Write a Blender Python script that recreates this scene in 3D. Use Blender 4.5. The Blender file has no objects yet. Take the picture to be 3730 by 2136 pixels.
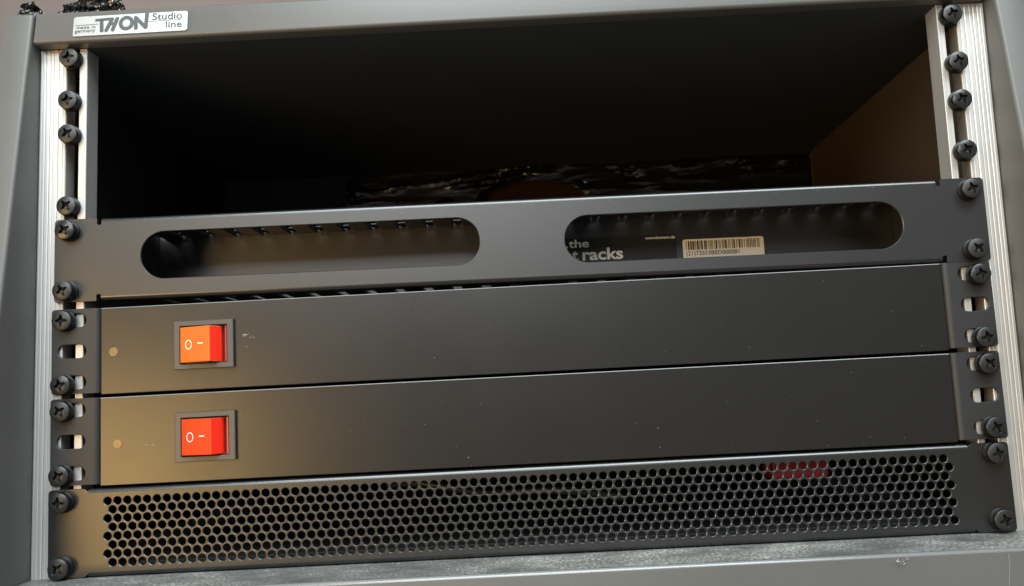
import bpy, bmesh, math, random
from mathutils import Vector, Matrix, noise
from mathutils.geometry import delaunay_2d_cdt
random.seed(7)
MM = 0.001
scene = bpy.context.scene

# ------------------------------------------------------------------ camera
cam_d = bpy.data.cameras.new("camera"); cam = bpy.data.objects.new("camera", cam_d)
scene.collection.objects.link(cam); scene.camera = cam
R = [(0.99854308, 0.01599286, -0.05153587), (-0.05298532, 0.10986562, -0.99253317), (-0.01021142, 0.99381778, 0.11055294)]
ax, ay, az = Vector(R[0]), -Vector(R[1]), -Vector(R[2])
M = Matrix((ax, ay, az)).transposed().to_4x4()
M.translation = Vector((2.44460159, -446.97496001, 82.15405998)) * MM
cam.matrix_world = M
cam_d.sensor_width = 36.0; cam_d.lens = 3190.05 / 3730 * 36.0
cam_d.clip_start = 0.01; cam_d.clip_end = 60
cam_d.dof.use_dof = True; cam_d.dof.focus_distance = 0.455; cam_d.dof.aperture_fstop = 14.0

# ------------------------------------------------------------------ world and lamps
w = bpy.data.worlds.new("World"); scene.world = w; w.use_nodes = True
w.node_tree.nodes["Background"].inputs[0].default_value = (0.62, 0.60, 0.58, 1)
w.node_tree.nodes["Background"].inputs[1].default_value = 0.42
scene.view_settings.view_transform = 'Standard'; scene.view_settings.look = 'None'
scene.view_settings.exposure = -0.33; scene.view_settings.gamma = 1.0

def area(name, loc, target, sx, sy, radiance, color):
    d = bpy.data.lights.new(name, 'AREA'); d.shape = 'RECTANGLE'; d.size = sx; d.size_y = sy
    d.energy = radiance * math.pi * sx * sy; d.color = color
    o = bpy.data.objects.new(name, d); scene.collection.objects.link(o)
    o.location = loc
    o.rotation_euler = (Vector(target) - Vector(loc)).to_track_quat('-Z', 'Y').to_euler()
    return o
# the tall window behind and above the photographer, and the sunlit wooden room side at the left
area("window_light", (0.25, -1.4, 2.10), (0, 0, 0.2), 2.3, 1.5, 14.0, (0.86, 0.97, 1.0))
area("low_window_light", (-0.38, -1.9, 0.90), (0, 0, 0.15), 1.25, 0.55, 9.5, (0.97, 1.0, 1.0))
area("warm_room_light", (-1.32, -1.75, -0.12), (0, 0, 0.1), 1.15, 0.55, 12.0, (1.0, 0.62, 0.21))
area("left_side_fill", (-1.9, -0.45, 0.40), (0.2, 0, 0.15), 0.5, 0.8, 22.0, (1.0, 0.96, 0.88))  # added side lamp, brightens the inner faces at the right
area("right_side_fill", (1.9, -0.50, 0.50), (-0.2, 0, 0.15), 0.4, 0.8, 7.0, (0.90, 0.98, 1.0))  # added weaker cool lamp, brightens the inner faces at the left

# ------------------------------------------------------------------ material helpers
def mat(name, color, rough=0.5, metal=0.0, spec=0.5, bump=0.0, scale=900.0, var=0.0, vscale=20.0, rvar=0.0, stretch=None, coat=0.0):
    m = bpy.data.materials.new(name); m.use_nodes = True
    nt = m.node_tree; N = nt.nodes; L = nt.links
    b = N["Principled BSDF"]
    b.inputs["Base Color"].default_value = (*color, 1); b.inputs["Roughness"].default_value = rough
    b.inputs["Metallic"].default_value = metal; b.inputs["Specular IOR Level"].default_value = spec
    b.inputs["Coat Weight"].default_value = coat
    tc = N.new("ShaderNodeTexCoord"); mp = N.new("ShaderNodeMapping"); L.new(tc.outputs["Object"], mp.inputs[0])
    mp.inputs["Location"].default_value = (0.3713, 0.5127, 0.7119)      # keeps flat faces off the noise lattice planes
    if stretch: mp.inputs["Scale"].default_value = stretch
    if bump:
        n = N.new("ShaderNodeTexNoise"); n.inputs["Scale"].default_value = scale; n.inputs["Detail"].default_value = 3
        L.new(mp.outputs[0], n.inputs["Vector"])
        bp = N.new("ShaderNodeBump"); bp.inputs["Strength"].default_value = bump; bp.inputs["Distance"].default_value = 0.0004
        L.new(n.outputs["Fac"], bp.inputs["Height"]); L.new(bp.outputs[0], b.inputs["Normal"])
    if var or rvar:
        n2 = N.new("ShaderNodeTexNoise"); n2.inputs["Scale"].default_value = vscale; n2.inputs["Detail"].default_value = 6
        n2.inputs["Roughness"].default_value = 0.6
        L.new(mp.outputs[0], n2.inputs["Vector"])
    if var:
        mr = N.new("ShaderNodeMapRange"); mr.inputs["From Min"].default_value = 0.3; mr.inputs["From Max"].default_value = 0.7
        mr.inputs["To Min"].default_value = 1 - var; mr.inputs["To Max"].default_value = 1 + var
        L.new(n2.outputs["Fac"], mr.inputs["Value"])
        mx = N.new("ShaderNodeVectorMath"); mx.operation = 'SCALE'; mx.inputs[0].default_value = color
        L.new(mr.outputs[0], mx.inputs["Scale"]); L.new(mx.outputs[0], b.inputs["Base Color"])
    if rvar:
        mr2 = N.new("ShaderNodeMapRange"); mr2.inputs["From Min"].default_value = 0.3; mr2.inputs["From Max"].default_value = 0.7
        mr2.inputs["To Min"].default_value = rough - rvar; mr2.inputs["To Max"].default_value = rough + rvar
        L.new(n2.outputs["Fac"], mr2.inputs["Value"]); L.new(mr2.outputs[0], b.inputs["Roughness"])
    return m

M_laminate = mat("grey_laminate", (0.093, 0.092, 0.088), 0.42, spec=0.6, bump=0.12, scale=1100, var=0.05, vscale=14, rvar=0.03)
M_board_edge = mat("grey_laminate_board", (0.099, 0.098, 0.094), 0.38, spec=0.6, bump=0.10, scale=1100, var=0.05, vscale=12, rvar=0.03)
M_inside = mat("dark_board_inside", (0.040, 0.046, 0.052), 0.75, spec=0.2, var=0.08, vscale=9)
M_alu = mat("brushed_aluminium", (0.60, 0.59, 0.565), 0.46, metal=0.7, bump=0.10, scale=500, stretch=(5, 5, 0.02), var=0.05, vscale=300, rvar=0.05)
M_panel = mat("satin_black_steel", (0.009, 0.009, 0.009), 0.37, spec=0.95, bump=0.05, scale=1500, rvar=0.012, vscale=24)
M_lip = mat("satin_black_lip", (0.010, 0.010, 0.010), 0.27, spec=1.0)
M_face = mat("textured_black_face", (0.009, 0.0085, 0.008), 0.28, spec=0.78, bump=0.045, scale=1500, rvar=0.012, vscale=24)
M_pale_edge = mat("pale_cut_edge", (0.42, 0.43, 0.43), 0.4, metal=0.6)
M_ear = mat("powder_black_bracket", (0.020, 0.020, 0.021), 0.48, spec=0.55, bump=0.12, scale=1500, rvar=0.03, vscale=60)
M_perf = mat("perforated_black_steel", (0.006, 0.006, 0.006), 0.36, spec=1.0, bump=0.08, scale=1500)
M_screw = mat("black_zinc_screw", (0.014, 0.014, 0.015), 0.33, metal=0.0, spec=0.6, bump=0.08, scale=700, var=0.3, vscale=260, rvar=0.10)
_nt = M_screw.node_tree; _oi = _nt.nodes.new("ShaderNodeObjectInfo"); _mr = _nt.nodes.new("ShaderNodeMapRange")
_mr.inputs["To Min"].default_value = 0.24; _mr.inputs["To Max"].default_value = 0.42
_nt.links.new(_oi.outputs["Random"], _mr.inputs["Value"]); _nt.links.new(_mr.outputs[0], _nt.nodes["Principled BSDF"].inputs["Roughness"])
_cb = _nt.nodes.new("ShaderNodeVectorMath"); _cb.operation = 'SCALE'; _cb.inputs["Scale"].default_value = 3.0
for _n in _nt.nodes:
    if _n.type == 'MAPPING': _nt.links.new(_oi.outputs["Location"], _cb.inputs[0]); _nt.links.new(_cb.outputs[0], _n.inputs["Location"])
M_washer = mat("black_washer_and_recess_shade", (0.006, 0.006, 0.006), 0.38, spec=0.3)
M_plastic = mat("black_plastic", (0.011, 0.011, 0.012), 0.36, spec=1.0, var=0.1, vscale=40)
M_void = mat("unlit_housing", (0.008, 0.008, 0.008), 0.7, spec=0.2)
M_frame = mat("grey_switch_frame", (0.060, 0.057, 0.054), 0.36, spec=0.65, bump=0.10, scale=900, var=0.1, vscale=200)
M_badge = mat("brushed_silver_badge", (0.52, 0.52, 0.50), 0.34, metal=0.75, bump=0.05, scale=400)
M_ink = mat("badge_dark_ink", (0.055, 0.065, 0.072), 0.40)
M_ink2 = mat("badge_grey_ink", (0.035, 0.038, 0.042), 0.40)
M_white = mat("white_print", (0.92, 0.89, 0.80), 0.5)
M_black = mat("black_print", (0.012, 0.012, 0.012), 0.5)
M_stick_b = mat("black_sticker", (0.013, 0.013, 0.013), 0.45, spec=0.4)
M_stick_w = mat("cream_sticker", (0.88, 0.84, 0.73), 0.5, var=0.03)
M_dust = mat("pale_dust", (0.55, 0.54, 0.50), 0.9)
M_film = mat("black_film", (0.004, 0.004, 0.004), 0.20, spec=0.75, bump=0.1, scale=60)
M_rivet = mat("brass_plug", (0.19, 0.15, 0.085), 0.38, metal=0.6, var=0.15, vscale=500)
M_glue = mat("clear_glue", (0.9, 0.9, 0.9), 0.05); M_glue.node_tree.nodes["Principled BSDF"].inputs["Transmission Weight"].default_value = 1
M_hair = mat("pale_hair", (0.35, 0.34, 0.32), 0.5)
M_wall = mat("brown_wall", (0.225, 0.185, 0.175), 0.8, spec=0.2, var=0.12, vscale=2.2)
M_red = mat("red_plastic", (0.26, 0.006, 0.014), 0.5); 

def switch_mat(name, col, edge):
    m = mat(name, col, 0.30, spec=0.25)
    nt = m.node_tree; N = nt.nodes; L = nt.links; b = N["Principled BSDF"]
    b.inputs["Subsurface Weight"].default_value = 0.25; b.inputs["Subsurface Radius"].default_value = (1, 0.25, 0.1); b.inputs["Subsurface Scale"].default_value = 0.002
    tc = N.new("ShaderNodeTexCoord")
    sx = N.new("ShaderNodeSeparateXYZ"); L.new(tc.outputs["Object"], sx.inputs[0])
    hs = []
    for ax_ in ("X", "Z"):
        k = N.new("ShaderNodeMath"); k.operation = 'MULTIPLY'; k.inputs[1].default_value = 2 * math.pi / 0.0011
        L.new(sx.outputs[ax_], k.inputs[0]); s = N.new("ShaderNodeMath"); s.operation = 'SINE'; L.new(k.outputs[0], s.inputs[0]); hs.append(s)
    mu = N.new("ShaderNodeMath"); mu.operation = 'MAXIMUM'; L.new(hs[0].outputs[0], mu.inputs[0]); L.new(hs[1].outputs[0], mu.inputs[1])
    bp = N.new("ShaderNodeBump"); bp.inputs["Strength"].default_value = 0.35; bp.inputs["Distance"].default_value = 0.00025
    L.new(mu.outputs[0], bp.inputs["Height"]); L.new(bp.outputs[0], b.inputs["Normal"])
    mr = N.new("ShaderNodeMapRange"); mr.inputs["From Min"].default_value = -1; mr.inputs["To Min"].default_value = 0.80; mr.inputs["To Max"].default_value = 1.08
    L.new(mu.outputs[0], mr.inputs["Value"])
    v = N.new("ShaderNodeVectorMath"); v.operation = 'SCALE'; v.inputs[0].default_value = col
    L.new(mr.outputs[0], v.inputs["Scale"]); L.new(v.outputs[0], b.inputs["Base Color"])
    # slight emission added so the rocker looks brightly lit
    b.inputs["Emission Color"].default_value = (*edge, 1); b.inputs["Emission Strength"].default_value = 0.30
    return m
M_warm_glare = switch_mat("switch_plastic_warm_glare", (0.55, 0.10, 0.010), (1.0, 0.27, 0.03))  # yellower copy of the rocker plastic: warm glare put into the colour
M_orange = switch_mat("orange_red_switch_plastic", (0.52, 0.035, 0.006), (1.0, 0.10, 0.012))
M_redside = mat("red_switch_side", (0.80, 0.022, 0.010), 0.3, spec=0.5)  # redder copy for the steep side: light angle put into colour and emission
M_redside.node_tree.nodes["Principled BSDF"].inputs["Emission Color"].default_value = (1, 0.03, 0.01, 1)
M_redside.node_tree.nodes["Principled BSDF"].inputs["Emission Strength"].default_value = 0.32
M_darkred = mat("dark_red_switch_skirt", (0.16, 0.008, 0.010), 0.25)

# dusty top of the bottom board
def dusty():
    m = mat("dusty_board_top", (0.10, 0.105, 0.105), 0.55, spec=0.5, bump=0.25, scale=700)
    nt = m.node_tree; N = nt.nodes; L = nt.links; b = N["Principled BSDF"]
    tc = N.new("ShaderNodeTexCoord")
    def ns(scale, det, st=None):
        mp = N.new("ShaderNodeMapping"); L.new(tc.outputs["Object"], mp.inputs[0])
        if st: mp.inputs["Scale"].default_value = st
        n = N.new("ShaderNodeTexNoise"); n.inputs["Scale"].default_value = scale; n.inputs["Detail"].default_value = det; n.inputs["Roughness"].default_value = 0.7
        L.new(mp.outputs[0], n.inputs["Vector"]); return n
    fine = ns(650, 8, (1, 0.8, 1)); streak = ns(32, 6, (0.7, 1.2, 1)); big = ns(14, 3)
    r1 = N.new("ShaderNodeMapRange"); r1.inputs["From Min"].default_value = 0.44; r1.inputs["From Max"].default_value = 0.62; L.new(fine.outputs["Fac"], r1.inputs["Value"])
    r2 = N.new("ShaderNodeMapRange"); r2.inputs["From Min"].default_value = 0.35; r2.inputs["From Max"].default_value = 0.62; L.new(streak.outputs["Fac"], r2.inputs["Value"])
    r3 = N.new("ShaderNodeMapRange"); r3.inputs["From Min"].default_value = 0.38; r3.inputs["From Max"].default_value = 0.60; r3.inputs["To Min"].default_value = 0.35; L.new(big.outputs["Fac"], r3.inputs["Value"])
    a = N.new("ShaderNodeMath"); a.operation = 'MULTIPLY'; L.new(r2.outputs[0], a.inputs[0]); L.new(r3.outputs[0], a.inputs[1])
    c = N.new("ShaderNodeMath"); c.operation = 'MULTIPLY_ADD'; L.new(r1.outputs[0], c.inputs[0]); L.new(a.outputs[0], c.inputs[1]); 
    d = N.new("ShaderNodeMath"); d.operation = 'MULTIPLY'; d.inputs[1].default_value = 0.13; L.new(a.outputs[0], d.inputs[0]); L.new(d.outputs[0], c.inputs[2])
    mx = N.new("ShaderNodeMix"); mx.data_type = 'RGBA'; L.new(c.outputs[0], mx.inputs["Factor"])
    mx.inputs["A"].default_value = (0.072, 0.072, 0.068, 1); mx.inputs["B"].default_value = (0.46, 0.45, 0.42, 1)
    L.new(mx.outputs["Result"], b.inputs["Base Color"])
    return m
M_dusty = dusty()

# ------------------------------------------------------------------ object helpers
def link(name, me, m, parent=None, label=None, smooth=False):
    if m is not None and not me.materials: me.materials.append(m)
    o = bpy.data.objects.new(name, me); scene.collection.objects.link(o)
    if parent: o.parent = parent
    if label: o["label"] = label
    if smooth:
        for p in me.polygons: p.use_smooth = True
    return o
def mesh_from(verts, faces):
    me = bpy.data.meshes.new("m"); me.from_pydata([tuple(c * MM for c in v) for v in verts], [], faces); me.update(); return me
def from_bm(bm):
    me = bpy.data.meshes.new("m")
    for v in bm.verts: v.co *= MM
    bm.to_mesh(me); bm.free(); return me
def thing(name, label, cat, loc=(0, 0, 0), group=None):
    o = bpy.data.objects.new(name, None); scene.collection.objects.link(o); o.empty_display_size = 0.01
    o.location = Vector(loc) * MM; o["label"] = label; o["category"] = cat
    if group: o["group"] = group
    return o
def tag(o, label, cat, group=None, kind=None):
    if label: o["label"] = label
    if cat: o["category"] = cat
    if group: o["group"] = group
    if kind: o["kind"] = kind
    return o
SH = 0.0115           # the frame has racked slightly: it leans to the right as it rises
def sh(x, z): return x + SH * z

def box(x0, x1, y0, y1, z0, z1, bev=0.0, seg=2, shear=False, fy=None):
    """box in mm; fy(z) gives an extra y shift of the front face"""
    bm = bmesh.new(); bmesh.ops.create_cube(bm, size=1)
    for v in bm.verts:
        v.co = Vector((x0 if v.co.x < 0 else x1, y0 if v.co.y < 0 else y1, z0 if v.co.z < 0 else z1))
    if fy:
        for v in bm.verts:
            if abs(v.co.y - y0) < 1e-6: v.co.y += fy(v.co.z)
    if bev: bmesh.ops.bevel(bm, geom=list(bm.edges), offset=bev, segments=seg, profile=0.5, affect='EDGES')
    if shear:
        for v in bm.verts: v.co.x = sh(v.co.x, v.co.z)
    bm.normal_update()
    return from_bm(bm)
def smooth_by_angle(me, deg=40):
    for p in me.polygons: p.use_smooth = True
    bm = bmesh.new(); bm.from_mesh(me)
    for e in bm.edges:
        if len(e.link_faces) == 2 and e.calc_face_angle(0) > math.radians(deg): e.smooth = False
    bm.to_mesh(me); bm.free()

def offset_loop(P, d):
    n = len(P); out = []
    for i in range(n):
        a, b, c = Vector(P[i - 1]), Vector(P[i]), Vector(P[(i + 1) % n])
        e1 = (b - a).normalized(); e2 = (c - b).normalized()
        n1 = Vector((-e1.y, e1.x)); n2 = Vector((-e2.y, e2.x))
        m = n1 + n2; l = m.length
        m = n1 if l < 1e-6 else m / l
        k = max(0.5, m.dot(n1)); q = b + m * (d / k); out.append((q.x, q.y))
    return out
def area2(P): return sum(P[i - 1][0] * P[i][1] - P[i][0] * P[i - 1][1] for i in range(len(P)))
def inside(p, P):
    r = False; x, y = p
    for i in range(len(P)):
        x1, y1 = P[i - 1]; x2, y2 = P[i]
        if (y1 > y) != (y2 > y) and x < (x2 - x1) * (y - y1) / (y2 - y1) + x1: r = not r
    return r
def plate(outer, holes, y0, t, bev=0.25, obev=None):
    """flat plate in the XZ plane, front face at y0, thickness t, chamfered edges, convex holes"""
    if area2(outer) < 0: outer = outer[::-1]
    loops = [outer] + [h if area2(h) < 0 else h[::-1] for h in holes]
    obev = bev if obev is None else obev
    bevs = [obev] + [bev] * len(holes)
    inner = [offset_loop(l, b_) for l, b_ in zip(loops, bevs)]
    coords = []; cons = []; own = []
    for li, l in enumerate(inner):
        s = len(coords); n = len(l)
        coords += [Vector(p) for p in l]; own += [li] * n
        cons += [(s + i, s + (i + 1) % n) for i in range(n)]
    vo, eo, fo, ov, oe, of = delaunay_2d_cdt(coords, cons, [], 0, 1e-5)
    origin = [o[0] if o else -1 for o in ov]
    tris = []
    for f in fo:
        g = [own[origin[i]] if origin[i] >= 0 else -1 for i in f]
        if g[0] > 0 and all(q == g[0] for q in g): continue
        if all(q == 0 for q in g):
            c = sum((vo[i] for i in f), Vector((0, 0))) / len(f)
            if not inside((c.x, c.y), inner[0]): continue
        tris.append(f)
    V = [(v.x, y0, v.y) for v in vo]; F = []
    for f in tris:
        a = sum(vo[f[i - 1]].x * vo[f[i]].y - vo[f[i]].x * vo[f[i - 1]].y for i in range(len(f)))
        F.append(tuple(f) if a > 0 else tuple(reversed(f)))   # counter-clockwise in xz seen from -y
    nf = len(F); back = len(V)
    V += [(v.x, y0 + t, v.y) for v in vo]
    F += [tuple(back + i for i in reversed(f)) for f in F[:nf]]
    for li, l in enumerate(loops):
        n = len(l); s = len(V)
        rows = [[(p[0], y0, p[1]) for p in inner[li]], [(p[0], y0 + bevs[li], p[1]) for p in l], [(p[0], y0 + t - bevs[li], p[1]) for p in l], [(p[0], y0 + t, p[1]) for p in inner[li]]]
        for r in rows: V += r
        for k in range(3):
            for i in range(n):
                j = (i + 1) % n
                F.append((s + k * n + i, s + k * n + n + i, s + k * n + n + j, s + k * n + j))
    me = mesh_from(V, F)
    bm = bmesh.new(); bm.from_mesh(me); bmesh.ops.remove_doubles(bm, verts=bm.verts, dist=1e-8)
    bmesh.ops.recalc_face_normals(bm, faces=bm.faces); bm.to_mesh(me); bm.free()
    return me
def circle(cx, cz, r, n=16, ph=0.0): return [(cx + r * math.cos(2 * math.pi * i / n + ph), cz + r * math.sin(2 * math.pi * i / n + ph)) for i in range(n)]
def stadium(x0, x1, zc, r, n=24):
    P = []
    for i in range(n // 2 + 1):
        a = -math.pi / 2 + math.pi * i / (n // 2); P.append((x1 - r + r * math.cos(a), zc + r * math.sin(a)))
    for i in range(n // 2 + 1):
        a = math.pi / 2 + math.pi * i / (n // 2); P.append((x0 + r + r * math.cos(a), zc + r * math.sin(a)))
    return P
def rrect(x0, x1, z0, z1, r, n=4):
    P = []
    for cx, cz, a0 in ((x1 - r, z0 + r, -90), (x1 - r, z1 - r, 0), (x0 + r, z1 - r, 90), (x0 + r, z0 + r, 180)):
        for i in range(n + 1):
            a = math.radians(a0 + 90 * i / n); P.append((cx + r * math.cos(a), cz + r * math.sin(a)))
    return P
def extrude_x(profile, x0, x1, closed=False):
    """profile [(y,z)] swept along x"""
    V = [(x0, y, z) for y, z in profile] + [(x1, y, z) for y, z in profile]; n = len(profile); F = []
    for i in range(n if closed else n - 1):
        j = (i + 1) % n; F.append((i, n + i, n + j, j))
    if closed: F.append(tuple(range(n))); F.append(tuple(reversed(range(n, 2 * n))))
    me = mesh_from(V, F); bm = bmesh.new(); bm.from_mesh(me); bmesh.ops.recalc_face_normals(bm, faces=bm.faces); bm.to_mesh(me); bm.free(); return me
def lip(r, depth, z_edge, up, y0=0.0, t=1.4):
    """rounded fold from the face (y0, z_edge -/+ r) to a flange going back; closed profile"""
    s = 1 if up else -1; P = []
    for i in range(9):
        a = math.pi / 2 * i / 8; P.append((y0 + r - r * math.cos(a), z_edge - s * r + s * r * math.sin(a)))
    P.append((y0 + depth, z_edge)); P.append((y0 + depth, z_edge - s * t)); P.append((y0 + r, z_edge - s * t))
    ri = r - t if r > t else 0.3
    for i in range(5):
        a = math.pi / 2 * (1 - i / 4); P.append((y0 + r - ri * math.cos(a), z_edge - s * r + s * ri * math.sin(a)))
    return P
def text_mesh(txt, size, x, z, y, bold=0.0, align='LEFT', xs=1.0, shearx=0.0, spacing=1.0, thick=0.06):
    c = bpy.data.curves.new("t", 'FONT'); c.body = txt; c.size = size * MM; c.align_x = align; c.offset = bold * MM
    c.shear = shearx; c.space_character = spacing; c.extrude = thick * MM / 2; c.resolution_u = 4
    o = bpy.data.objects.new("t", c); scene.collection.objects.link(o); bpy.context.view_layer.update()
    me = bpy.data.meshes.new_from_object(o.evaluated_get(bpy.context.evaluated_depsgraph_get()))
    bpy.data.objects.remove(o); bpy.data.curves.remove(c)
    me.transform(Matrix.Translation(Vector((x, y - thick / 2, z)) * MM) @ Matrix.Rotation(math.pi / 2, 4, 'X') @ Matrix.Scale(xs, 4, (1, 0, 0)))
    me.materials.clear()
    return me
def text_fit(txt, x0, x1, z, cap, y, bold=0.0):
    """text whose extents run from x0 to x1 with baseline z and ascender height cap"""
    me = text_mesh(txt, 10, 0, 0, 0, bold * 10 / cap)
    xs_ = [v.co.x for v in me.vertices]; zs_ = [v.co.z for v in me.vertices]
    asc = max(zs_)
    me.transform(Matrix.Translation((-min(xs_), 0, 0)))
    kx = (x1 - x0) * MM / (max(xs_) - min(xs_)); kz = cap * MM / asc
    me.transform(Matrix.Translation(Vector((x0, y - 0.05, z)) * MM) @ Matrix.Diagonal((kx, 1, kz, 1)))
    return me
def join_meshes(ms):
    bm = bmesh.new()
    for m in ms: bm.from_mesh(m)
    me = bpy.data.meshes.new("m"); bm.to_mesh(me); bm.free(); return me
def flat_poly(P, y, t=0.06):
    n = len(P); V = [(p[0], y - t, p[1]) for p in P] + [(p[0], y, p[1]) for p in P]
    F = [tuple(range(n)), tuple(reversed(range(n, 2 * n)))] + [(i, n + i, n + (i + 1) % n, (i + 1) % n) for i in range(n)]
    me = mesh_from(V, F); bm = bmesh.new(); bm.from_mesh(me); bmesh.ops.recalc_face_normals(bm, faces=bm.faces); bm.to_mesh(me); bm.free(); return me
def stroke(P, wd, y, caps=True):
    ms = []
    for a, b in zip(P[:-1], P[1:]):
        a, b = Vector(a), Vector(b); d = (b - a).normalized(); n = Vector((-d.y, d.x)) * wd / 2
        ms.append(flat_poly([a - n, b - n, b + n, a + n], y))
    if caps:
        for i, p in enumerate(P): ms.append(flat_poly(circle(p[0], p[1], wd / 2, 14), y, 0.058 - 0.001 * i))
    return ms
def ring(cx, cz, rx, rz, wd, y, n=32, t=0.062):
    V = []; F = []
    for i in range(n):
        a = 2 * math.pi * i / n; c, s = math.cos(a), math.sin(a)
        for q, yy in ((0.5, y - t), (-0.5, y - t), (-0.5, y), (0.5, y)):
            V.append((cx + (rx + q * wd) * c, yy, cz + (rz + q * wd) * s))
    for i in range(n):
        j = (i + 1) % n
        for k in range(4):
            l = (k + 1) % 4; F.append((4 * i + k, 4 * j + k, 4 * j + l, 4 * i + l))
    me = mesh_from(V, F); bm = bmesh.new(); bm.from_mesh(me); bmesh.ops.recalc_face_normals(bm, faces=bm.faces); bm.to_mesh(me); bm.free(); return me

# ------------------------------------------------------------------ setting
wall = link("wall", mesh_from([(-2500, 1500, -1500), (2500, 1500, -1500), (2500, 1500, 2200), (-2500, 1500, 2200)], [(0, 1, 2, 3)]), M_wall)
tag(wall, "brown wall out of focus behind the rack cabinet", None, kind="structure")

pbd = link("shaded_backdrop_panel", box(-300, 300, 306, 324, -60, 290, 1.0, 1), mat("shaded_red_brown", (0.038, 0.019, 0.014), 0.8, spec=0.05, var=0.15, vscale=10))  # added dark panel, stands in for the shaded room behind
tag(pbd, "dark red-brown panel added as the shaded room behind the open back, seen under the hanging black film", "board")
# ------------------------------------------------------------------ the cabinet
cab = thing("rack_cabinet", "grey slant-front rack cabinet with silver rails, badge on top board and dusty lower ledge", "rack", (0, 0, 0))
def fe(z): return -4.7 - 0.145 * (297 - z)            # slanting front edge of the side panels
def side_panel(xa, xb):
    pts = []
    def arc(cy, cz, r, a0, a1, n=6):
        for i in range(n + 1):
            a = math.radians(a0 + (a1 - a0) * i / n); pts.append((cy + r * math.cos(a), cz + r * math.sin(a)))
    pts.append((fe(-90), -90))
    arc(fe(292.2) + 3.0, 291.6, 3.0, 180, 90)
    pts.append((296, 294.6)); pts.append((296, -90))
    bm = bmesh.new()
    vs = [bm.verts.new((xa, y, z)) for y, z in pts]; f = bm.faces.new(vs)
    r = bmesh.ops.extrude_face_region(bm, geom=[f])
    for v in r["geom"]:
        if isinstance(v, bmesh.types.BMVert): v.co.x = xb
    bmesh.ops.recalc_face_normals(bm, faces=bm.faces)
    ed = [e for e in bm.edges if abs(e.verts[0].co.x - e.verts[1].co.x) < 1e-4 and not (e.verts[0].co.y > 290 and e.verts[1].co.y > 290)]
    bmesh.ops.bevel(bm, geom=ed, offset=2.0, segments=4, profile=0.5, affect='EDGES')
    for v in bm.verts: v.co.x = sh(v.co.x, v.co.z)
    me = from_bm(bm); smooth_by_angle(me, 35); return me
link("side_panel", side_panel(-267.6, -251.6), M_laminate, cab)
link("side_panel", side_panel(252.6, 269.2), M_laminate, cab)
TILT = -0.0048
# top board: slanted front strip with rounded edges, then the deck going back
def board_front(z0, z1, y_top, slope, ydeep, r, x0, x1, tilt):
    # profile in (y,z), front slanted
    n = 6; P = []
    yb = y_top - slope * (z1 - z0)
    P.append((ydeep, z0)); 
    for i in range(n + 1):
        a = math.radians(270 - 90 * i / n); P.append((yb + r + r * math.cos(a), z0 + r + r * math.sin(a)))
    for i in range(n + 1):
        a = math.radians(180 - 90 * i / n); P.append((y_top + r + r * math.cos(a), z1 - r + r * math.sin(a)))
    P.append((ydeep, z1))
    m = len(P); V = [(x0, y, z + tilt * x0) for y, z in P] + [(x1, y, z + tilt * x1) for y, z in P]
    F = [(i, m + i, m + (i + 1) % m, (i + 1) % m) for i in range(m)] + [tuple(range(m)), tuple(reversed(range(m, 2 * m)))]
    me = mesh_from(V, F)
    bm = bmesh.new(); bm.from_mesh(me); bmesh.ops.recalc_face_normals(bm, faces=bm.faces)
    ends = [e for e in bm.edges if abs(e.verts[0].co.x - e.verts[1].co.x) < 1e-6 and max(e.verts[0].co.y, e.verts[1].co.y) < 0.005]
    bmesh.ops.bevel(bm, geom=ends, offset=0.0008, segments=2, profile=0.5, affect='EDGES')
    bm.to_mesh(me); bm.free(); smooth_by_angle(me, 40); return me
top = link("top_board", board_front(275.0, 293.2, -4.6, 0.13, 1.6, 2.0, -247.2, 254.6, TILT), M_board_edge, cab)
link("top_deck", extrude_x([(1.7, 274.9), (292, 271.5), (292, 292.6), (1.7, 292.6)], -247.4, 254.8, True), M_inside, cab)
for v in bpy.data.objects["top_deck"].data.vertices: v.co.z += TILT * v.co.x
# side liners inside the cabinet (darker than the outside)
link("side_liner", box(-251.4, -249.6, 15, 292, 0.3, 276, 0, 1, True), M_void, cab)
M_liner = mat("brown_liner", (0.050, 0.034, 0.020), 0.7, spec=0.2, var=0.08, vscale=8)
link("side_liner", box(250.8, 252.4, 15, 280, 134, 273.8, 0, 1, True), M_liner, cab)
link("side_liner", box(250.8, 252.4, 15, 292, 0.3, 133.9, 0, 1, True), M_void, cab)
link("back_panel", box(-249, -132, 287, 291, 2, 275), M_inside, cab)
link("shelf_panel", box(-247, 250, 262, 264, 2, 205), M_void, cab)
# bottom board
bb = link("bottom_board", board_front(-70, -0.05, -38.3, 0.145, 292, 1.9, -250.9, 252.4, 0.0), M_board_edge, cab)
M_band = mat("edge_highlight_band", (0.16, 0.165, 0.165), 0.24, spec=0.9); bb.data.materials.append(M_band)  # window highlight on the rounded edge, helped by a lighter, glossier base
for p in bb.data.polygons:
    if p.normal.z > 0.2 and p.normal.y < -0.3 and p.center.z > -0.003: p.material_index = 1
# dusty upper surface lies on the board as a thin film
N1, N2 = 120, 12
V = []; F = []
for j in range(N2 + 1):
    for i in range(N1 + 1):
        V.append((-250.6 + 502.6 * i / N1, -36.4 + 50.0 * j / N2, 0.0))
for j in range(N2):
    for i in range(N1):
        a = j * (N1 + 1) + i; F.append((a, a + 1, a + N1 + 2, a + N1 + 1))
link("dust_layer", mesh_from(V, F), M_dusty, bb, "grey dust film on the ledge in front of the perforated panel")

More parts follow.
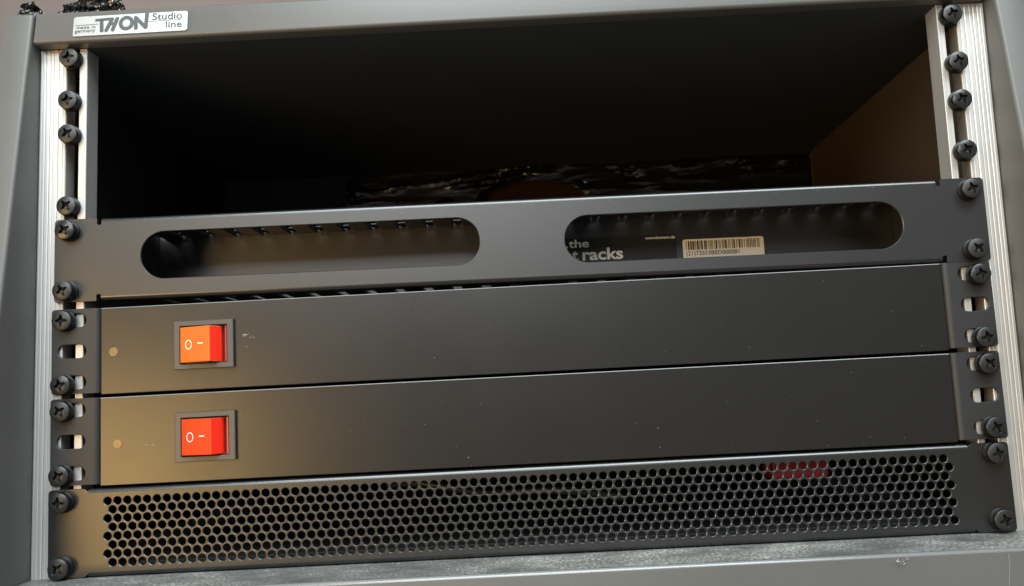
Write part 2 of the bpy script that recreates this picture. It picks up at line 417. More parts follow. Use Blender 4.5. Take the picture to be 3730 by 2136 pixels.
# aluminium mounting rails: (x along the rail's width measured from the slot) as an extrusion with grooves
def rail(side):
    # cross-section polygon pieces in (x,y); side -1 left, +1 right ; x positive = outwards
    s = side
    if s < 0: xi, xs0, xs1, xo = -226.0, -230.2, -237.0, -251.3
    else: xi, xs0, xs1, xo = 227.2, 230.8, 237.4, 252.2
    y0 = 2.0
    outs = []
    # outer plate with shallow grooves
    P = [(xs1, y0 + 9.2), (xs1, y0 + 0.35), (xs1 + s * 0.35, y0)]
    wd = abs(xo - xs1)
    for g, gw, gd in ((1.9, 0.35, 0.30), (4.4, 0.5, 0.45), (7.0, 0.35, 0.28), (8.9, 0.5, 0.42), (11.2, 0.45, 0.45), (13.0, 0.3, 0.35)):
        if g + gw > wd - 0.6: continue
        P += [(xs1 + s * (g - gw), y0), (xs1 + s * g, y0 + gd * 0.55), (xs1 + s * (g + gw), y0 + 0.06)]
    P += [(xo - s * 0.4, y0 + 0.06), (xo, y0 + 0.45), (xo, y0 + 12.5), (xs1 + s * 1.5, y0 + 12.5), (xs1 + s * 1.5, y0 + 9.2)]
    outs.append(P)
    outs.append([(xi, y0 + 12.2), (xi, y0 + 0.3), (xi + s * 0.3, y0), (xs0 - s * 0.3, y0), (xs0, y0 + 0.3), (xs0, y0 + 3.0), (xi + s * 1.8, y0 + 3.0), (xi + s * 1.8, y0 + 12.2)])
    outs.append([(xi + s * 1.8, y0 + 11.0), (xs0 - s * 1.0, y0 + 11.0), (xs0 - s * 1.0, y0 + 12.2), (xi + s * 1.8, y0 + 12.2)])
    bm = bmesh.new()
    ztop = 275.0
    for P in outs:
        lo = [bm.verts.new((sh(x, 0.1), y, 0.1)) for x, y in P]
        hi = [bm.verts.new((sh(x, ztop), y, ztop + TILT * x - 0.3)) for x, y in P]
        n = len(P)
        for i in range(n): bm.faces.new((lo[i], lo[(i + 1) % n], hi[(i + 1) % n], hi[i]))
        bm.faces.new(lo); bm.faces.new(hi)
    bmesh.ops.recalc_face_normals(bm, faces=bm.faces)
    return from_bm(bm)
for s in (-1, 1):
    r_ = link("mounting_rail", rail(s), M_alu, cab)
    xs = -236.8 if s < 0 else 231.0
    # dark back strip inside the slot
    bmx = box(xs, xs + 6.6, 16.5, 17.5, 0.3, 272, 0, 1, True); link("slot_backing", bmx, M_void, r_)

# badge on the top board (front face is slanted 0.13)
badge = bpy.data.objects.new("badge_pivot", None)
def on_board(me, z0=284.5):      # tilt flat print onto the slanted board face
    rot = Matrix.Rotation(math.atan(0.13) * -1.0, 4, 'X')
    zr = z0 * MM
    yf = (-4.6 - 0.13 * (293.2 - z0) + TILT * 0) * MM
    me.transform(Matrix.Translation((0, yf, zr)) @ rot @ Matrix.Translation((0, 0, -zr)))
    return me
bpy.data.objects.remove(badge)
bd = link("badge", on_board(plate(rrect(-226.2, -165.4, 278.7, 290.4, 1.5, 6), [], -0.95, 0.8, 0.2), 284.5), M_badge, cab, "silver name badge with dark lettering")
def pr(ms, m, name="lettering"):
    me = on_board(join_meshes(ms), 284.5); return link(name, me, m, bd)
B = -0.97
L = []
L += stroke([(-214.6, 287.6), (-206.2, 288.0)], 1.6, B, False)
L += stroke([(-211.2, 287.6), (-210.8, 281.3)], 2.05, B)
L += stroke([(-205.6, 287.8), (-208.4, 281.3)], 2.05, B + 0.003)
L += stroke([(-202.9, 287.9), (-205.0, 281.5)], 2.05, B + 0.004)
L += stroke([(-206.4, 285.0), (-203.6, 285.15)], 1.6, B + 0.006, False)
L += [ring(-197.9, 284.95, 3.05, 3.25, 2.05, B + 0.002)]
L += stroke([(-193.0, 287.7), (-192.7, 281.7)], 2.1, B + 0.004)
L += stroke([(-193.0, 287.9), (-187.7, 281.9)], 2.05, B + 0.008)
L += stroke([(-187.1, 290.0), (-187.5, 281.9)], 2.05, B + 0.005)
pr(L, M_ink)
G = [text_fit("Studio", -184.2, -168.4, 285.9, 3.9, B, 0.04), text_fit("line", -176.9, -168.4, 281.0, 3.7, B, 0.04)]
G += stroke([(-186.2, 285.1), (-168.0, 285.35)], 0.28, B, False)
pr(G, M_ink2)
G = [text_fit("made in", -224.2, -214.3, 283.0, 1.7, B, 0.0), text_fit("germany", -225.0, -214.3, 280.9, 1.25, B, 0.0)]
G += stroke([(-225.0, 285.1), (-212.8, 285.35)], 0.28, B, False)
pr(G, M_ink2)

# ------------------------------------------------------------------ cable duct panel (tilted a little)
cdp = thing("cable_duct_panel", "black panel with two long oval openings and a slotted duct behind", "rack panel", (2.3, 0, 159.2))
cdp.rotation_euler = (0, 0.0080, 0)
# local coordinates: x -241.3..241.3, z -21.8..21.8
H = 21.75; nr = 3.6; mr_ = 2.3
def ear_outline(xe, xl, H, r, notch=True):
    """full outline: ears full height to x=+-xl, middle lowered by r for the lip"""
    P = []
    def c(cx, cz, a0):
        for i in range(5):
            a = math.radians(a0 + 90 * i / 4); P.append((cx + 2.0 * math.cos(a), cz + 2.0 * math.sin(a)))
    rn = 1.2
    c(xe - 2.0, -H + 2.0, -90); c(xe - 2.0, H - 2.0, 0)
    if notch:
        P += [(xl + 2 * rn, H), (xl + 2 * rn - 0.1, H - 1.0)]
        for i in range(7):
            a = math.pi * i / 6; P.append((xl + rn + rn * math.cos(a) * 0.98, H - r - 0.3 - rn * math.sin(a) * 0.9))
    P += [(xl, H - r), (-xl, H - r)]
    if notch:
        for i in range(7):
            a = math.pi * i / 6; P.append((-xl - rn + rn * math.cos(a) * 0.98, H - r - 0.3 - rn * math.sin(a) * 0.9))
        P += [(-xl - 2 * rn + 0.1, H - 1.0), (-xl - 2 * rn, H)]
    c(-xe + 2.0, H - 2.0, 90); c(-xe + 2.0, -H + 2.0, 180)
    if notch:
        P += [(-xl - 2 * rn, -H), (-xl - 2 * rn + 0.1, -H + 1.0)]
        for i in range(7):
            a = math.pi * i / 6; P.append((-xl - rn - rn * math.cos(a) * 0.98, -H + r + 0.3 + rn * math.sin(a) * 0.9))
    P += [(-xl, -H + r), (xl, -H + r)]
    if notch:
        for i in range(7):
            a = math.pi * i / 6; P.append((xl + rn - rn * math.cos(a) * 0.98, -H + r + 0.3 + rn * math.sin(a) * 0.9))
        P += [(xl + 2 * rn - 0.1, -H + 1.0), (xl + 2 * rn, -H)]
    return P
me = plate(ear_outline(241.3, 216.8, H, mr_, True), [stadium(-196.2, -19.6, 0.9, 12.3, 40), stadium(24.2, 198.4, -0.9, 12.3, 40)], 0, 1.8, 0.35, 0.05)
link("front_plate", me, M_panel, cdp)
for up in (True, False):
    me = extrude_x(lip(mr_, 9, H if up else -H, up, 0.0, 1.5), -216.8, 216.8, True); smooth_by_angle(me, 30)
    link("folded_lip", me, M_lip, cdp)
# duct behind
DY = 45.0
link("duct_wall", box(-205, 212, DY, DY + 2, -19.5, 19.0), M_plastic, cdp)
link("duct_end", box(-206.6, -205.1, 3, DY + 2, -19.5, 19.0), M_plastic, cdp)
link("duct_end", box(212.1, 213.6, 3, DY + 2, -19.5, 19.0), M_plastic, cdp)
tooth_top = box(-5.2, 5.2, 8, DY - 0.3, 17.3, 19.6, 0.7, 2)
tooth_bot = box(-5.2, 5.2, 8, DY - 0.3, -21.3, -19.6, 0.5, 2)
strip_m = box(-2.3, 2.3, DY - 5.5, DY - 0.3, 19.62, 20.1)
for k in range(27):
    x = -197.0 + 15.55 * k
    if x > 209: break
    for mm_ in (tooth_top, tooth_bot):
        o = link("tooth", mm_, M_plastic, cdp); o.location.x = x * MM
link("duct_light_blocker", box(-205, 212, 9.2, 36, 20.2, 21.2), M_plastic, cdp)  # added strip that blocks light from above the teeth
M_tstrip = mat("grey_light_dash", (0.09, 0.092, 0.092), 0.4)  # grey bars stand in for light caught in the gaps between teeth
for k in range(26):
    x = -197.0 + 15.55 * (k + 0.5)
    o = link("light_dash", strip_m, M_tstrip, cdp); o.location.x = x * MM
# product label (dark) and barcode label (cream)
yl = DY - 0.25
pl = link("product_label", plate(rrect(12, 89.5, -17.5, 7.4, 0.5), [], yl, 0.2, 0.05), M_stick_b, cdp, "black label with white print seen through the right opening")
yt = yl - 0.02
tl = [text_fit("the", 28.6, 40.1, 1.9, 4.5, yt, 0.10), text_fit("racks", 36.1, 59.1, -5.5, 6.6, yt, 0.17), text_mesh(".", 6.3, 26.9, 1.9, yt, 0.16), text_fit("t", 30.2, 33.6, -5.5, 5.6, yt, 0.17)]
link("lettering", join_meshes(tl), M_white, pl)
link("lettering", text_fit("www.thomann.de", 72.1, 88.9, 4.7, 1.6, yt, 0.015), M_white, pl)
bl = link("barcode_label", plate(rrect(93.1, 138.9, -12.5, 3.6, 1.2, 5), [], yl, 0.2, 0.05), M_stick_w, cdp, "cream barcode label seen through the right opening")
bm = []; x = 94.9; random.seed(21)
while x < 136.8:
    wd = random.choice((0.28, 0.28, 0.42, 0.8)); bm.append(flat_poly([(x, -2.5), (x + wd, -2.5), (x + wd, 2.6), (x, 2.6)], yt)); x += wd + random.choice((0.3, 0.42, 0.5, 0.9))
link("barcode", join_meshes(bm), M_black, bl)
link("serial_number", text_fit("(21)73553BBD000081", 94.8, 124.7, -5.6, 2.4, yt, 0.012), M_black, bl)

# ------------------------------------------------------------------ power units
def power_unit(name_label, z0, dx, swx, swz, rvx, rvz, sw_mat, sw_label, rv_label):
    t = thing("power_unit", name_label, "power unit", (dx, 0, z0), "black power units with a rocker switch")
    # local z 0..44 ; face between x -215.5..216.3
    xl, xr = -215.6, 216.2
    swh = [(swx - 11.6, swz - 9.4), (swx + 11.6, swz - 9.4), (swx + 11.6, swz + 9.4), (swx - 11.6, swz + 9.4)]
    me = plate([(xl, 0), (xr, 0), (xr, 44.3), (xl, 44.3)], [swh], 0, 2.0, 0.30); me.materials.append(M_face); me.materials.append(M_pale_edge)
    for p in me.polygons:
        if p.normal.z > 0.5 and p.center.y < 0.0006 and p.center.z > 0.04: p.material_index = 1     # upper cut edge gets the paler metal
    link("front_face", me, M_face, t)
    link("housing", box(xl + 1, xr - 1, 2.3, 150, 0.6, 43.0), M_void, t)
    for s in (-1, 1):
        xe = 241.3 * s; xb = (xl - 0.35) if s < 0 else (xr + 0.35)
        x0, x1 = min(xe, xb), max(xe, xb)
        sx0, sx1 = (-238.2, -223.4) if s < 0 else (224.8, 239.0)
        # flat part of the bracket, rounded fold beside the face
        rf = 3.4
        fx = xb - s * 0 + s * rf
        out = []
        def c(cx, cz, a0):
            for i in range(5):
                a = math.radians(a0 + 90 * i / 4); out.append((cx + 1.6 * math.cos(a), cz + 1.6 * math.sin(a)))
        if s < 0:
            out += [(fx, 0.9), (fx, 44.6)]; c(xe + 1.6, 44.6 - 1.6, 90); c(xe + 1.6, 0.9 + 1.6, 180)
        else:
            c(xe - 1.6, 0.9 + 1.6, -90); c(xe - 1.6, 44.6 - 1.6, 0); out += [(fx, 44.6), (fx, 0.9)]
        holes = [stadium(sx0, sx1, zz, 3.5, 20) for zz in (6.7, 22.7, 38.6)]
        br = link("bracket", plate(out, holes, 0.15, 1.8, 0.3, 0.06), M_ear, t)
        # fold: quarter round beside the face, swept along z
        n = 10; prof = []
        for i in range(n):
            a = math.pi / 2 * i / (n - 1); prof.append((fx - s * rf * math.sin(a), 0.15 + rf - rf * math.cos(a)))
        prof.append((xb, 14)); prof.append((xb + s * 1.5, 14))
        for i in range(n):
            a = math.pi / 2 * (1 - i / (n - 1)); q = rf - 1.5; prof.append((fx - s * q * math.sin(a), 0.15 + rf - q * math.cos(a)))
        m_ = len(prof); V = [(x, y, 0.95) for x, y in prof] + [(x, y, 44.55) for x, y in prof]
        F = [(i, (i + 1) % m_, m_ + (i + 1) % m_, m_ + i) for i in range(m_)]
        F += [(i, i + 1, 2 * m_ // 2 - 2 - i, 2 * m_ // 2 - 1 - i) for i in range(m_ // 2 - 1)] + [(m_ + i, m_ + i + 1, 2 * m_ - 2 - i, 2 * m_ - 1 - i) for i in range(m_ // 2 - 1)]
        me = mesh_from(V, F); bmq = bmesh.new(); bmq.from_mesh(me); bmesh.ops.recalc_face_normals(bmq, faces=bmq.faces); bmq.to_mesh(me); bmq.free()
        smooth_by_angle(me, 40)
        link("bracket_fold", me, M_ear, br)
    # switch: frame, rocker, markings
    ow, oh = 15.25, 12.35
    fr = link("rocker_switch", plate([(swx - ow, swz - oh), (swx + ow, swz - oh), (swx + ow, swz + oh), (swx - ow, swz + oh)],
              [[(swx - 12.05, swz - 9.65), (swx + 12.05, swz - 9.65), (swx + 12.05, swz + 9.65), (swx - 12.05, swz + 9.65)]], -2.3, 2.25, 0.3), M_frame, t, sw_label)
    link("well", box(swx - 11.4, swx + 11.4, 1.6, 9, swz - 9.2, swz + 9.2), M_darkred, fr)
    # rocker body, profile in (x,y): pressed left end, raised ridge at the right
    xL, xR = swx - 11.6, swx + 8.6
    rx_, ry_ = swx + 5.1, -8.4
    prof = [(xL, 3.0), (xL, -2.9), (xL + 0.5, -3.3), (rx_ - 0.3, ry_), (rx_ + 0.3, ry_ + 0.15), (xR, -0.8), (xR, 3.0)]
    V = []; F = []
    zz0, zz1 = swz - 9.0, swz + 9.0
    n = len(prof)
    for zz, ins in ((zz0, 0), (zz1, 0)): V += [(x, y, zz) for x, y in prof]
    sidef = []
    for i in range(n):
        j = (i + 1) % n; F.append((i, j, n + j, n + i))
        sidef.append(1 if i >= 4 else 0)
    F += [tuple(range(n)), tuple(reversed(range(n, 2 * n)))]; sidef += [2, 2]
    me = mesh_from(V, F); bmx = bmesh.new(); bmx.from_mesh(me); 
    bmx.faces.ensure_lookup_table()
    for f, k in zip(bmx.faces, sidef): f.material_index = k
    bmesh.ops.recalc_face_normals(bmx, faces=bmx.faces)
    ed = [e for e in bmx.edges if len(e.link_faces) == 2 and (e.verts[0].co.y < 0.001 and e.verts[1].co.y < 0.001)]
    bmesh.ops.bevel(bmx, geom=ed, offset=0.00035, segments=2, profile=0.5, affect='EDGES'); bmx.to_mesh(me); bmx.free()
    me.materials.append(sw_mat); me.materials.append(M_redside); me.materials.append(M_darkred)
    rk = link("rocker", me, None, fr)
    # translucent skirt edge at the right of the well
    link("skirt", box(swx + 10.9, swx + 11.55, -1.2, 2.5, swz - 9.2, swz + 9.2), mat("red_skirt", (0.45, 0.05, 0.06), 0.2), fr)
    # O and I printed on the sloping face
    ang = math.atan2(ry_ + 3.3, (rx_ - 0.3) - (xL + 0.5))   # slope of the face in xy
    def on_rocker(me_, u0, yb):
        me_.transform(Matrix.Translation(Vector((xL + 0.5, -3.3, swz)) * MM) @ Matrix.Rotation(ang, 4, 'Z') @ Matrix.Translation(Vector((0, -0.02, 0)) * MM)); return me_
    ms = [ring(4.7, 0.0, 1.8, 2.25, 0.36, 0, 32), flat_poly([(10.2, 0.15), (13.3, 0.15), (13.3, 0.62), (10.2, 0.62)], 0)]
    link("marking", on_rocker(join_meshes(ms), 0, 0), M_white, fr)
    # brass plug
    bm_ = bmesh.new(); bmesh.ops.create_cone(bm_, cap_ends=True, segments=28, radius1=2.42, radius2=2.25, depth=0.35)
    bmesh.ops.rotate(bm_, verts=bm_.verts, matrix=Matrix.Rotation(math.pi / 2, 3, 'X'))
    bmesh.ops.translate(bm_, verts=bm_.verts, vec=(rvx, -0.1, rvz))
    link("plug", from_bm(bm_), M_rivet, t, rv_label)
    return t
power_unit("upper black power unit with an amber rocker switch at its left end", 91.0, 1.05, -161.95 , 22.75, -209.0, 21.4, M_warm_glare, "amber rocker switch in a grey frame", "small round brass plug")
power_unit("lower black power unit with an orange-red rocker switch, just above the perforated panel", 45.0, 0.7, -161.4, 22.2, -206.7, 20.6, M_orange, "orange-red rocker switch in a grey frame", "small round brass plug")

# ------------------------------------------------------------------ perforated panel
vp = thing("perforated_panel", "black perforated vent panel with eight rows of round holes, lowest in the rack", "rack panel", (0, 0, 0.25))
holes = []
for r in range(8):
    z = 22.0 + 15.155 - r * 4.33; off = -211.25 + (2.5 if r % 2 else 0)
    for i in range(85): holes.append(circle(off + 5.0 * i, z, 1.98, 16, math.pi / 16))
P = []
def cc(cx, cz, a0, r=2.0):
    for i in range(5):
        a = math.radians(a0 + 90 * i / 4); P.append((cx + r * math.cos(a), cz + r * math.sin(a)))
zt, zb, lr = 43.75, 0.1, 2.3
cc(241.3 - 2, zb + 2, -90); cc(241.3 - 2, zt - 2, 0)
P += [(224, zt), (222.6, zt - 0.35), (221.6, zt - 1.2), (220.6, zt - lr), (-220.6, zt - lr), (-221.6, zt - 1.2), (-222.6, zt - 0.35), (-224, zt)]
cc(-241.3 + 2, zt - 2, 90); cc(-241.3 + 2, zb + 2, 180)
P += [(-224, zb), (-222.6, zb + 0.35), (-221.6, zb + 1.2), (-220.6, zb + lr), (220.6, zb + lr), (221.6, zb + 1.2), (222.6, zb + 0.35), (224, zb)]
link("front_plate", plate(P, holes, 0, 1.5, 0.31, 0.05), M_perf, vp)
for up in (True, False):
    me = extrude_x(lip(lr, 9, (zt - 0.1) if up else (zb + 0.1), up, 0.0, 1.4), -221.2, 221.2, True); smooth_by_angle(me, 30)
    link("folded_lip", me, M_lip, vp)
# dim things behind the perforation
rb = link("red_plug", box(-14.2, 14.2, 0, 20, -4.2, 5.0, 1.0, 2), M_red); rb.location = Vector((141.0, 12, 33.9)) * MM
tag(rb, "small red plastic block glimpsed through the upper holes of the perforated panel", "plug")
pb = link("inner_floor_tray", box(-200, 200, 10, 120, 0.6, 5.4, 0.5, 1), mat("dim_grey_tray", (0.032, 0.032, 0.032), 0.5))
tag(pb, "dim grey tray behind the bottom row of holes of the perforated panel", "tray")
def tube(P, r, n=8):
    V = []; F = []
    for k, p in enumerate(P):
        p = Vector(p); d = (Vector(P[min(k + 1, len(P) - 1)]) - Vector(P[max(k - 1, 0)])).normalized()
        a = d.orthogonal().normalized(); b = d.cross(a)
        rr = r if not callable(r) else r(k / (len(P) - 1))
        for i in range(n):
            t_ = 2 * math.pi * i / n; V.append(tuple(p + a * rr * math.cos(t_) + b * rr * math.sin(t_)))
    for k in range(len(P) - 1):
        for i in range(n): F.append((k * n + i, k * n + (i + 1) % n, (k + 1) * n + (i + 1) % n, (k + 1) * n + i))
    return mesh_from(V, F)
cb = link("mains_cable", tube([(-75 + 6 * i, 28 + 3 * math.sin(i * 0.7), 35.5 - 0.55 * i + 1.5 * math.sin(i * .5)) for i in range(22)], 2.2), mat("black_cable", (0.03, 0.03, 0.03), 0.35), smooth=True)
tag(cb, "black cable crossing behind the middle of the perforated panel", "cable")

# ------------------------------------------------------------------ screws
def screw_parts():
    n, m = 96, 30; V = []; F = []
    Rh = 5.1
    def surf(x, z):
        r = math.hypot(x, z) / Rh
        y = -0.6 + 0.75 * r ** 2.4                       # dome: y grows backwards
        if r > 0.95: y += 0.4 * ((r - 0.95) / 0.05) ** 2
        # phillips recess
        ax_, az_ = abs(x), abs(z); L_, wd = 3.05, 0.50
        big, small = max(ax_, az_), min(ax_, az_)
        arm = wd + max(0.0, 2.9 - big) ** 2 * 0.20           # arms flare into a rounded centre
        d = min(arm - small, L_ - big)
        if d > 0: y += min(2.6, d * 9.0) * (1.0 - 0.40 * big / L_) 
        return y
    V.append((0, surf(0, 0), 0))
    rad = [Rh * (i / m) ** 0.92 for i in range(1, m + 1)]
    for r in rad:
        for i in range(n):
            a = 2 * math.pi * i / n; x, z = r * math.cos(a), r * math.sin(a); V.append((x, surf(x, z), z))
    for i in range(n): F.append((0, 1 + i, 1 + (i + 1) % n))
    for k in range(m - 1):
        for i in range(n):
            a = 1 + k * n + i; b = 1 + k * n + (i + 1) % n; F.append((a, a + n, b + n, b))
    s = len(V); rim = 1 + (m - 1) * n
    for i in range(n):
        a = 2 * math.pi * i / n; V.append((Rh * math.cos(a), 3.1, Rh * math.sin(a)))
    for i in range(n): F.append((rim + i, s + i, s + (i + 1) % n, rim + (i + 1) % n))
    me = mesh_from(V, F); bm = bmesh.new(); bm.from_mesh(me); bmesh.ops.recalc_face_normals(bm, faces=bm.faces); bm.to_mesh(me); bm.free()
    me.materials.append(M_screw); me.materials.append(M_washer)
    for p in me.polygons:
        if abs(p.normal.y) < 0.3 and math.hypot(p.center.x, p.center.z) > 0.0049 or (p.center.y > 0.0011 and math.hypot(p.center.x, p.center.z) < 0.0034): p.material_index = 1  # recess floor and head side darkened: shade put into the colour
    smooth_by_angle(me, 38); head = me
    def lathe(prof, n=40):
        V = []; F = []
        for r, y in prof:
            for i in range(n):
                a = 2 * math.pi * i / n; V.append((r * math.cos(a), y, r * math.sin(a)))
        for k in range(len(prof) - 1):
            for i in range(n): F.append((k * n + i, k * n + (i + 1) % n, (k + 1) * n + (i + 1) % n, (k + 1) * n + i))
        me = mesh_from(V, F); bm = bmesh.new(); bm.from_mesh(me); bmesh.ops.recalc_face_normals(bm, faces=bm.faces); bm.to_mesh(me); bm.free(); smooth_by_angle(me, 40); return me
    spring = lathe([(3.0, 3.9), (4.9, 3.9), (5.15, 4.1), (5.15, 4.7), (4.9, 4.95), (3.0, 4.95)])
    flat = lathe([(3.0, 5.0), (5.2, 5.0), (5.45, 5.2), (5.5, 6.2), (5.4, 6.5), (3.0, 6.5)])
    return head, spring, flat
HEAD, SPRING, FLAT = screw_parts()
def rack_screw(x, z, ysurf, proud, ang, label, group):
    # proud: head centre height above the surface it seats on
    t = thing("rack_screw", label, "screw", (x, ysurf, z), group)
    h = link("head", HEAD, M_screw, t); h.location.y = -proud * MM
    h.rotation_euler = (0, math.radians(ang), 0)
    s = link("spring_washer", SPRING, M_washer, t); s.location.y = -(proud + 0.85) * MM
    f = link("flat_washer", FLAT, M_washer, t); f.location.y = -6.5 * MM
    return t
gl = "screws in the left rail"; gr_ = "screws in the right rail"
free_l = [(-230.5, 269.8, 5, "black cross-head screw at the top of the left rail, just under the top board"),
          (-231.0, 246.5, 8, "second black screw down the bare upper part of the left rail"),
          (-231.0, 228.2, 32, "third black screw down the bare upper part of the left rail"),
          (-231.5, 189.6, 40, "lowest free black screw on the left rail, touching the oval-slot panel from above")]
free_r = [(236.4, 266.7, 22, "black cross-head screw at the top of the right rail, under the top board's corner"),
          (236.8, 240.9, 15, "second black screw down the bare upper part of the right rail"),
          (236.4, 220.5, 28, "third black screw down the bare upper part of the right rail"),
          (236.1, 193.5, 30, "lowest free black screw on the right rail, above the oval-slot panel")]
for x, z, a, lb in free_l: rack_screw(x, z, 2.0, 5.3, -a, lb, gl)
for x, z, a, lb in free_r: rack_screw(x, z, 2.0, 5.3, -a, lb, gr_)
pan_l = [(-230.9, 176.2, 32, 6.08, "black screw at the upper left corner of the oval-slot panel"),
         (-231.7, 144.7, 28, 6.56, "black screw at the lower left corner of the oval-slot panel"),
         (-232.6, 129.4, 0, 5.28, "black screw in the top left slot of the power unit with the amber switch"),
         (-233.1, 96.6, 18, 5.44, "black screw in the bottom left slot of the power unit with the amber switch"),
         (-233.3, 83.3, 35, 5.28, "black screw in the top left slot of the power unit with the orange-red switch"),
         (-233.7, 51.2, 30, 5.44, "black screw in the bottom left slot of the power unit with the orange-red switch"),
         (-233.4, 37.9, 2, 5.76, "black screw at the upper left corner of the perforated panel"),
         (-233.5, 6.0, 48, 5.92, "black screw at the lower left corner of the perforated panel, against the dusty ledge")]
pan_r = [(235.3, 172.6, 20, 5.44, "black screw at the upper right corner of the oval-slot panel"),
         (234.7, 141.5, 42, 5.92, "black screw at the lower right corner of the oval-slot panel"),
         (234.9, 128.6, 12, 5.44, "black screw in the top right slot of the power unit with the amber switch"),
         (234.4, 96.5, 8, 5.44, "black screw in the bottom right slot of the power unit with the amber switch"),
         (234.3, 83.3, 42, 5.28, "black screw in the top right slot of the power unit with the orange-red switch"),
         (234.2, 51.7, 25, 5.28, "black screw in the bottom right slot of the power unit with the orange-red switch"),
         (233.5, 39.1, 12, 5.28, "black screw at the upper right corner of the perforated panel"),
         (233.3, 6.7, 15, 5.44, "black screw at the lower right corner of the perforated panel, against the dusty ledge")]
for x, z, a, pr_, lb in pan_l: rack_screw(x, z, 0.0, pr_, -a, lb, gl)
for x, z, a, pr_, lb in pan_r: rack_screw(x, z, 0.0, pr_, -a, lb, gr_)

# ------------------------------------------------------------------ crumpled black film
def film(name, outline_top, zlow, y0, amp, seed, label, freq=0.022, nx=110, nz=26, mask=None):
    """sheet hanging between z = zlow(x) and the top outline"""
    xs = [p[0] for p in outline_top]
    def top_(x):
        for (xa, za), (xb, zb_) in zip(outline_top[:-1], outline_top[1:]):
            if xa <= x <= xb: return za + (zb_ - za) * (x - xa) / (xb - xa)
        return outline_top[-1][1]
    V = []; F = []
    for j in range(nz + 1):
        for i in range(nx + 1):
            x = xs[0] + (xs[-1] - xs[0]) * i / nx; zt_ = top_(x); zl = zlow(x); z = zl + (zt_ - zl) * j / nz
            v = Vector((x, z, seed)) * freq
            a = 0
            f = 1.0; g = 1.0
            for o in range(4):
                q = noise.noise(Vector((v.x * f * 0.45 + v.y * 0.3, v.y * f * 3.0, seed + o * 7.3))); a += g * (1 - abs(q) * 3.2); f *= 2.2; g *= 0.40
            jx = noise.noise(Vector((x * 0.09, z * 0.2, seed + 3))) * amp * 0.5; jz = noise.noise(Vector((x * 0.12, z * 0.25, seed + 9))) * amp * 0.45
            k = mask(x, z) if mask else 1.0
            V.append((x + jx * k, y0 - a * amp * k, z + jz * k))
    for j in range(nz):
        for i in range(nx):
            a = j * (nx + 1) + i; F.append((a, a + 1, a + nx + 2, a + nx + 1))
    o = link(name, mesh_from(V, F), M_film)
    sol = o.modifiers.new("thickness", 'SOLIDIFY'); sol.thickness = 0.0002
    tag(o, label, "plastic film")
    return o
def lerp_pts(P, x):
    if x <= P[0][0]: return P[0][1]
    for (xa, za), (xb, zb_) in zip(P[:-1], P[1:]):
        if x <= xb: return za + (zb_ - za) * (x - xa) / (xb - xa)
    return P[-1][1]
LOW = [(-78, 233), (-66, 246), (-55, 249), (-47, 244), (-40, 242), (-32, 245), (-27, 253), (-12, 258), (5, 260), (30, 258), (48, 254), (60, 247), (68, 233)]
def crumple(x, z):
    k = 0.05
    def blob(cx, cz, rx, rz, ang, g):
        ca, sa = math.cos(math.radians(ang)), math.sin(math.radians(ang)); dx, dz = x - cx, z - cz
        u_, v_ = dx * ca + dz * sa, -dx * sa + dz * ca
        return g * math.exp(-(u_ / rx) ** 2 - (v_ / rz) ** 2)
    for b_ in ((2, 266, 38, 4.5, 9, 1.7), (-136, 255, 6, 9, 70, 0.8), (-98, 258, 14, 4, 20, 0.35), (90, 268, 26, 4.5, -30, 0.9), (60, 252, 10, 4, -30, 0.5),
               (150, 267, 12, 4, 10, 0.6), (196, 264, 16, 6, -20, 0.8), (240, 262, 12, 7, 0, 0.7), (-60, 262, 30, 2.0, 8, 0.25)): k += blob(*b_)
    return k
film("plastic_film", [(-142, 264), (-132, 274), (-97, 275), (0, 275), (56, 275), (196, 275), (254, 275)], lambda x: lerp_pts(LOW, x) + 1.2 * noise.noise(Vector((x * 0.2, 3, 1))), 286, 5.0, 3.1,
     "crumpled black plastic film hanging across the dark back of the cabinet", nx=230, nz=36, mask=crumple)
film("plastic_film", [(-281, 300), (-279, 312), (-275, 319), (-270, 320), (-264, 312), (-254, 308), (-252, 300)], lambda x: 280, 34, 3.0, 11.7,
     "small tuft of black plastic film behind the left side panel's top corner", 0.05, 40, 30)
film("plastic_film", [(-264, 298), (-259, 309), (-252, 319), (-240, 326), (-226, 325), (-219, 318), (-216, 300)], lambda x: 282, 40, 4.0, 5.9,
     "crumpled black plastic film sticking up behind the top board near the badge", 0.045, 60, 40)
cord = link("cord", tube([(-262, 300, 300), (-260, 300, 345), (-255, 300, 380)], 3.0), M_black, smooth=True)
tag(cord, "thin dark cord hanging behind the cabinet between the two tufts of film", "cord")

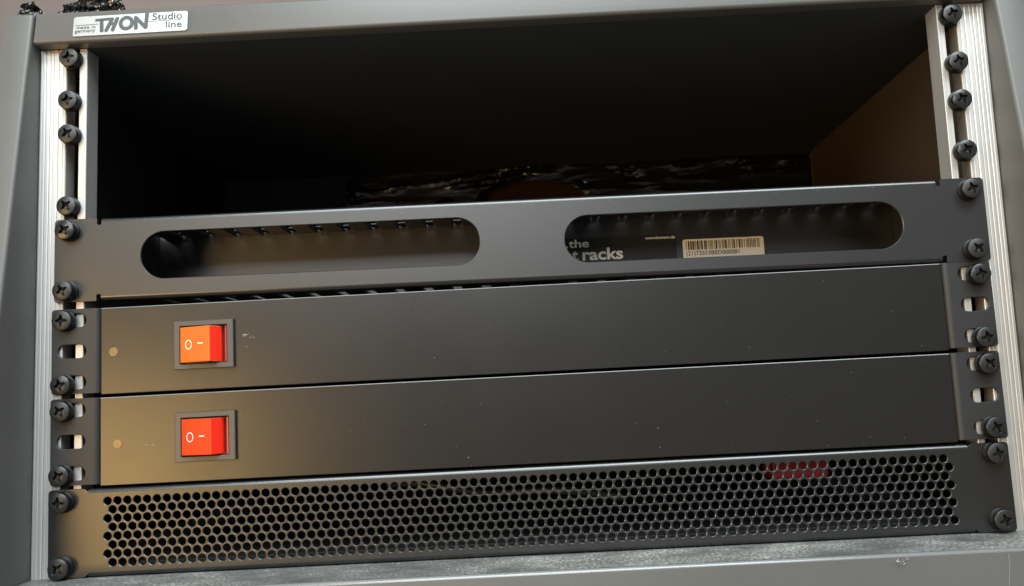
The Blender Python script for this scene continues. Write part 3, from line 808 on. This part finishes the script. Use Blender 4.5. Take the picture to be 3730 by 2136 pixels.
# ------------------------------------------------------------------ small things
bm = bmesh.new()
for cx, cz, r in ((165.2, -2.4, 0.8), (167.6, -3.4, 0.7), (169.0, -1.9, 0.5)):
    m_ = bmesh.ops.create_icosphere(bm, subdivisions=3, radius=r, matrix=Matrix.Translation((cx, -41.2 - 0.145 * abs(cz) * 0 , cz)))
for v in bm.verts: v.co.y = -40.3 + (v.co.y + 41.2) * 0.5 - 0.35; v.co += Vector((noise.noise(v.co * 0.9) * 0.3, 0, noise.noise(v.co * 1.3) * 0.3))
gd = link("glue_drop", from_bm(bm), M_glue, smooth=True); tag(gd, "clear dried glue drop on the front edge of the lower ledge", "glue drop")
hp = [(213.3 + 1.6 * math.cos(i * 0.16) , -39.0 - 0.145 * (2 + i * 1.1) - 0.25, -2 - i * 1.1) for i in range(14)]
hr = link("hair", tube(hp, 0.055, 5), M_hair, smooth=True); tag(hr, "fine pale hair stuck to the lower board's front near the right corner", "hair")
# dust specks: countless grains on the ledge, panels and lips
random.seed(5); V = []; F = []
def grain(x, y, z, r, flat):
    s = len(V); 
    for k in range(5):
        a = 2 * math.pi * k / 5 + random.random(); rr = r * random.uniform(0.5, 1.3)
        if flat == 'z': V.append((x + rr * math.cos(a), y + rr * math.sin(a), z))
        else: V.append((x + rr * math.cos(a), y, z + rr * math.sin(a)))
    V.append((x, y, z + r * 0.5) if flat == 'z' else (x, y - r * 0.3, z))
    for k in range(5): F.append((s + k, s + (k + 1) % 5, s + 5))
for i in range(520):
    grain(random.uniform(-250, 250), random.uniform(-36, -0.5) if random.random() < 0.75 else random.uniform(-4, -0.5), 0.02, random.choice((0.10, 0.13, 0.16, 0.3)), 'z')
for i in range(150):
    zz = random.uniform(2, 170)
    if 139 < zz < 180 or 4 < zz < 40: continue
    grain(random.uniform(-212, 212), -0.02, zz, random.choice((0.07, 0.10, 0.14)), 'y')
for cx, cz, n_, sp in ((-139.7, 117.4, 14, 0.9), (-136.6, 116.4, 6, 0.9), (-139.9, 111.6, 3, 0.4), (-141.8, 65.5, 0, 1), (-191.0, 64.7, 2, 0.3), (-188.4, 64.4, 2, 0.3), (-28, 50, 2, 0.4)):
    for i in range(n_): grain(cx + random.gauss(0, sp), -0.03, cz + random.gauss(0, sp * 0.6), random.uniform(0.10, 0.26), 'y')
for i in range(26):
    grain(random.uniform(-190, 240), -0.03, random.uniform(176, 178), 0.12, 'y')
dm = link("dust", mesh_from(V, F), M_dust); tag(dm, "pale dust grains scattered over the ledge and the black panels", None, kind="stuff")
